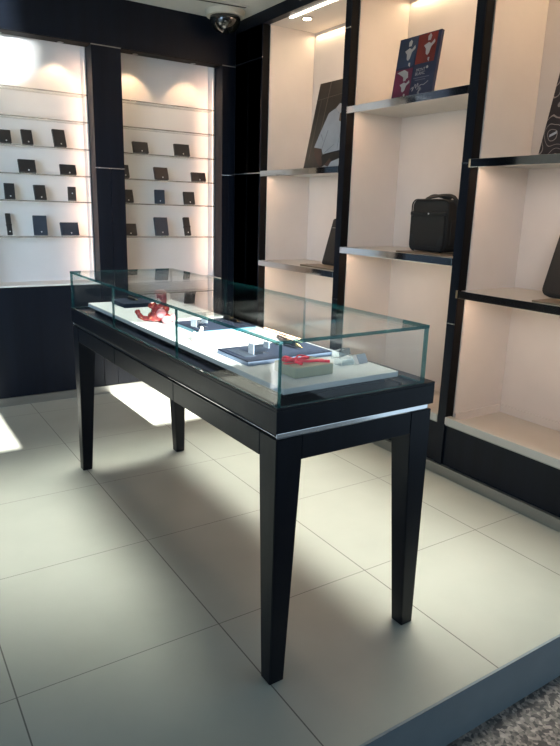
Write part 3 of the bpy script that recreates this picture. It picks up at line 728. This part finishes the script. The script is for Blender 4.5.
# contour-line board at the right frame edge
t, R, w, poly = board(-.42, .289, 2.5125, .85, 3.58, 3.775, 'dark brown board printed with pale contour lines at the right frame edge', M['contour'])
poly('printed_label', [[(.07, .135), (.14, .160), (.14, .182), (.07, .155)]], M['p_grey'])

# ------------------------------------------------------------------ bags
Zs = 1.7825
t = thing('shoulder_bag', 'black upright nylon shoulder bag with top handle on middle shelf', 'bag', (3.78, 1.345, Zs+.012))
bz = Zs+.0200; bx0, bx1, by0, by1, bh = 3.70, 3.90, 1.155, 1.565, .425
def rrect(w0, w1, h0, h1, r, k_=6):
    pts = []
    for cx_, cz_, a0 in ((w1-r, h0+r, -pi/2), (w1-r, h1-r, 0), (w0+r, h1-r, pi/2), (w0+r, h0+r, pi)):
        for k in range(k_): pts.append((cx_+r*math.cos(a0+k*pi/2/(k_-1)), cz_+r*math.sin(a0+k*pi/2/(k_-1))))
    return pts
make('body', prism(nb(), rrect(by0, by1, bz, bz+bh, .055), bx0, bx1, 'x', bev=.012), M['fabric'], t, smooth=True)
make('front_pocket', prism(nb(), rrect(by0+.012, by1-.012, bz+.006, bz+.31, .045), bx0-.018, bx0-.0005, 'x', bev=.005), M['fabric'], t, smooth=True)
make('front_flap', bx(nb(), (bx0-.024, bx0-.0005), (by0+.004, by1-.004), (bz+.295, bz+.325), .006, 3), M['strap'], t, smooth=True)
make('bottom_patch', prism(nb(), rrect(by0+.03, by1-.03, bz+.012, bz+.045, .015), bx0-.0205, bx0-.0185, 'x'), M['leather'], t)
make('corner_patch', prism(nb(), [(by1-.014, bz+.06), (by1-.014, bz+.14), (by1-.05, bz+.13), (by1-.085, bz+.048), (by1-.05, bz+.048)], bx0-.0205, bx0-.0185, 'x'), M['leather'], t)
make('corner_patch', prism(nb(), [(by0+.014, bz+.06), (by0+.014, bz+.14), (by0+.05, bz+.13), (by0+.085, bz+.048), (by0+.05, bz+.048)], bx0-.0205, bx0-.0185, 'x'), M['leather'], t)
make('side_pocket', bx(nb(), (bx0+.04, bx1-.04), (by0-.014, by0-.0005), (bz+.06, bz+.26), .005, 3), M['fabric'], t, smooth=True)
for xx in (bx0-.001, bx1+.001):
    make('piping', tube(nb(), [(xx, p_, q_) for p_, q_ in rrect(by0, by1, bz, bz+bh, .055)], .006, 8), M['strap'], t, smooth=True)
make('handle', tube(nb(), smooth_path([(3.80, by1-.012, bz+bh-.09), (3.80, by1-.02, bz+bh-.02), (3.80, by1-.07, bz+bh+.012), (3.80, 1.44, bz+bh+.034), (3.80, 1.36, bz+bh+.032), (3.79, 1.27, bz+bh+.016), (3.79, 1.22, bz+bh+.006)], 6), .017, 10, .45), M['strap'], t, smooth=True)
make('shoulder_strap', tube(nb(), smooth_path([(3.76, by1-.10, bz+bh+.010), (3.76, 1.40, bz+bh+.022), (3.77, 1.28, bz+bh+.036), (3.79, 1.19, bz+bh+.024), (3.80, by0-.014, bz+bh-.05), (3.80, by0-.024, bz+bh-.12), (3.81, by0-.020, bz+.27)], 6), .018, 10, .4), M['strap'], t, smooth=True)
make('strap_ring', tube(nb(), [(3.80+.02*math.cos(k*pi/6), by0-.03, bz+bh-.10+.02*math.sin(k*pi/6)) for k in range(12)], .004, 6), M['lens'], t, smooth=True)
bm = nb(); cyl(bm, (0, 0, 0), .007, .003, seg=12, mat=Matrix.Translation((bx0-.0245, 1.345, bz+.310)) @ Matrix.Rotation(-pi/2, 4, 'Y')); make('emblem', bm, M['emblem'], t)
tag(make('display_mat', bx(nb(), (3.555, 3.93), (1.06, 1.58), (Zs, Zs+.012), .002), M['mat']), 'flat taupe display mat under the black shoulder bag', 'display mat')

def portfolio(y0, y1, z, xb, xt, h, label, rad):
    t = thing('portfolio_case', label, 'bag', (xb, (y0+y1)/2, z))
    ang = math.atan2(xt-xb, h)
    R = Matrix.Translation((xb, y1, z+.002+.05*math.sin(ang))) @ Matrix.Rotation(ang, 4, 'Y') @ Matrix.Rotation(-pi/2, 4, 'Z')
    w = y1-y0
    def rr(w0, w1, h0, h1, r):
        pts = []
        for cx_, cz_, a0 in ((w1-r, h0+r, -pi/2), (w1-r, h1-r, 0), (w0+r, h1-r, pi/2), (w0+r, h0+r, pi)):
            for k in range(6): pts.append((cx_+r*math.cos(a0+k*pi/10), cz_+r*math.sin(a0+k*pi/10)))
        return pts
    make('body', prism(nb(), rr(0, w, 0, h, rad), .0, .05, 'y', mat=R, bev=.006), M['fabric'], t, smooth=True)
    make('front_pocket', prism(nb(), rr(.02, w-.02, .015, h*.62, rad*.8), -.014, -.001, 'y', mat=R, bev=.004), M['fabric'], t, smooth=True)
    zp = nb(); tube(zp, [R @ Vector((.03, -.003, h*.80)), R @ Vector((w-.03, -.003, h*.80))], .004, 6); make('zip', zp, M['lens'], t)
    return t
portfolio(2.50, 3.02, 1.5355, 3.83, 3.975, .50, 'slim dark portfolio case leaning back, partly behind a pillar', .02)
tag(make('display_mat', bx(nb(), (3.56, 3.80), (2.46, 3.035), (1.5355, 1.552), .002), M['mat']), 'taupe display mat in front of the slim portfolio case', 'display mat')
tag(make('shelf_knob', cyl(nb(), (3.68, 2.985+.09, 1.5355), .008, .014, seg=16), M['pen']), 'small black knob on the shelf left of the mat', 'knob')
portfolio(-.34, .288, 1.5405, 3.80, 3.985, .56, 'dark rounded briefcase leaning back at the right frame edge', .06)
tag(make('display_mat', bx(nb(), (3.525, 3.76), (-.34, .155), (1.5405, 1.552), .002), M['mat']), 'taupe display mat before the briefcase at the right edge', 'display mat')

# ------------------------------------------------------------------ light
w_ = bpy.data.worlds.new('world'); S.world = w_; w_.use_nodes = True
bgn = w_.node_tree.nodes['Background']; bgn.inputs[0].default_value = (.62, .82, 1., 1); bgn.inputs[1].default_value = .68
sun = lamp('SUN', 'sun', (0, -12, 8), 40.0, (1, .97, .92), angle=.006); sun.rotation_euler = Vector((-.0, 1, -.456)).to_track_quat('-Z', 'Y').to_euler()
lamp('AREA', 'ceiling_panel_lamp', (1.0, 1.15, 4.10), 34, (1, 1, .90), shape='RECTANGLE', size=4.8*T, size_y=3.9*T, spread=math.radians(27), rot=(math.radians(-8), math.radians(6), 0))
lamp('AREA', 'window_daylight', (-1.6, 1.6, 2.5), 9, (.52, .76, 1), shape='RECTANGLE', size=2.4*T, size_y=2.0*T, spread=math.radians(80), aim=(1.6, 4.7, 1.7))
lamp('AREA', 'walkway_daylight', (-2.2, -4.5, 3.2), 4, (.70, .85, 1), shape='RECTANGLE', size=3*T, size_y=2*T, spread=math.radians(50), aim=(3.9, 1.7, 1.9))
LW = Vector((-.30, 2.2, 3.45))
lamp('SPOT', 'added_patch_lamp', LW, 230, (.92, 1, 1), spot_size=math.radians(34), spot_blend=.35, shadow_soft_size=.004, aim=(.75, 4.72, 3.95))  # added spot, out of view, makes the bright patch high in the left cabinet
ts = thing('patch_lamp_housing', 'added spotlight housing, out of view, for the bright patch in the left cabinet', 'spotlight', (LW.x, LW.y, ZC))
ax = (Vector((.75, 4.72, 3.95))-LW).normalized()
make('body', tube(nb(), [LW-ax*.30, LW-ax*.04], .07, 20), M['lens'], ts, smooth=True)
make('stem', tube(nb(), [LW-ax*.2, Vector((LW.x-ax.x*.2, LW.y-ax.y*.2, ZC-.002))], .012, 8), M['strap'], ts)
dv = nb(); q = [LW+(Vector(p_)-LW)*.06 for p_ in ((1.30, 4.72, 4.3), (1.372, 4.72, 3.2))]; e_ = Vector((.16, -.05, 0))  # added plate that cuts the straight right edge of that patch
prs = [dv.verts.new(v) for v in (q[0], q[1], q[1]+e_, q[0]+e_)]; prs2 = [dv.verts.new(v.co-Vector((0, .004, 0))) for v in prs]
dv.faces.new(prs); dv.faces.new(prs2[::-1])
for k in range(4): dv.faces.new((prs[k], prs[(k+1) % 4], prs2[(k+1) % 4], prs2[k]))
make('patch_edge_mask', dv, M['strap'], ts)
for x1 in (1.83, 3.33):
    lamp('AREA', 'edge_strip_lamp', (x1-.02, 4.585, 2.45), 1.0, (1, .60, .42), shape='RECTANGLE', size=2.2*T, size_y=.012, rot=(0, math.radians(90), math.radians(-58)))

S.view_settings.view_transform = 'Standard'; S.view_settings.look = 'None'; S.view_settings.gamma = 1.
S.view_settings.exposure = .45; S.view_settings.use_curve_mapping = False
S.cycles.use_denoising = True
S.cycles.max_bounces = 10; S.cycles.transparent_max_bounces = 24; S.cycles.diffuse_bounces = 5; S.cycles.glossy_bounces = 5
S.cycles.sample_clamp_indirect = 6.
# the table and everything on it stands a hair off the tile grid
piv = Vector((X0, Y0, 0))*T; Rz = Matrix.Rotation(.0085, 4, 'Z')
for o in list(COL.objects):
    if o.parent is None and o.get('category') and X0-.1 < o.location.x/T < X1+.1 and Y0-.1 < o.location.y/T < Y1+.1:
        o.location = piv+Rz @ (o.location-piv)+Vector((.006, -.004, 0))*T; o.rotation_euler.z = .0085
for o in COL.objects:
    if '_w' in o: del o['_w']
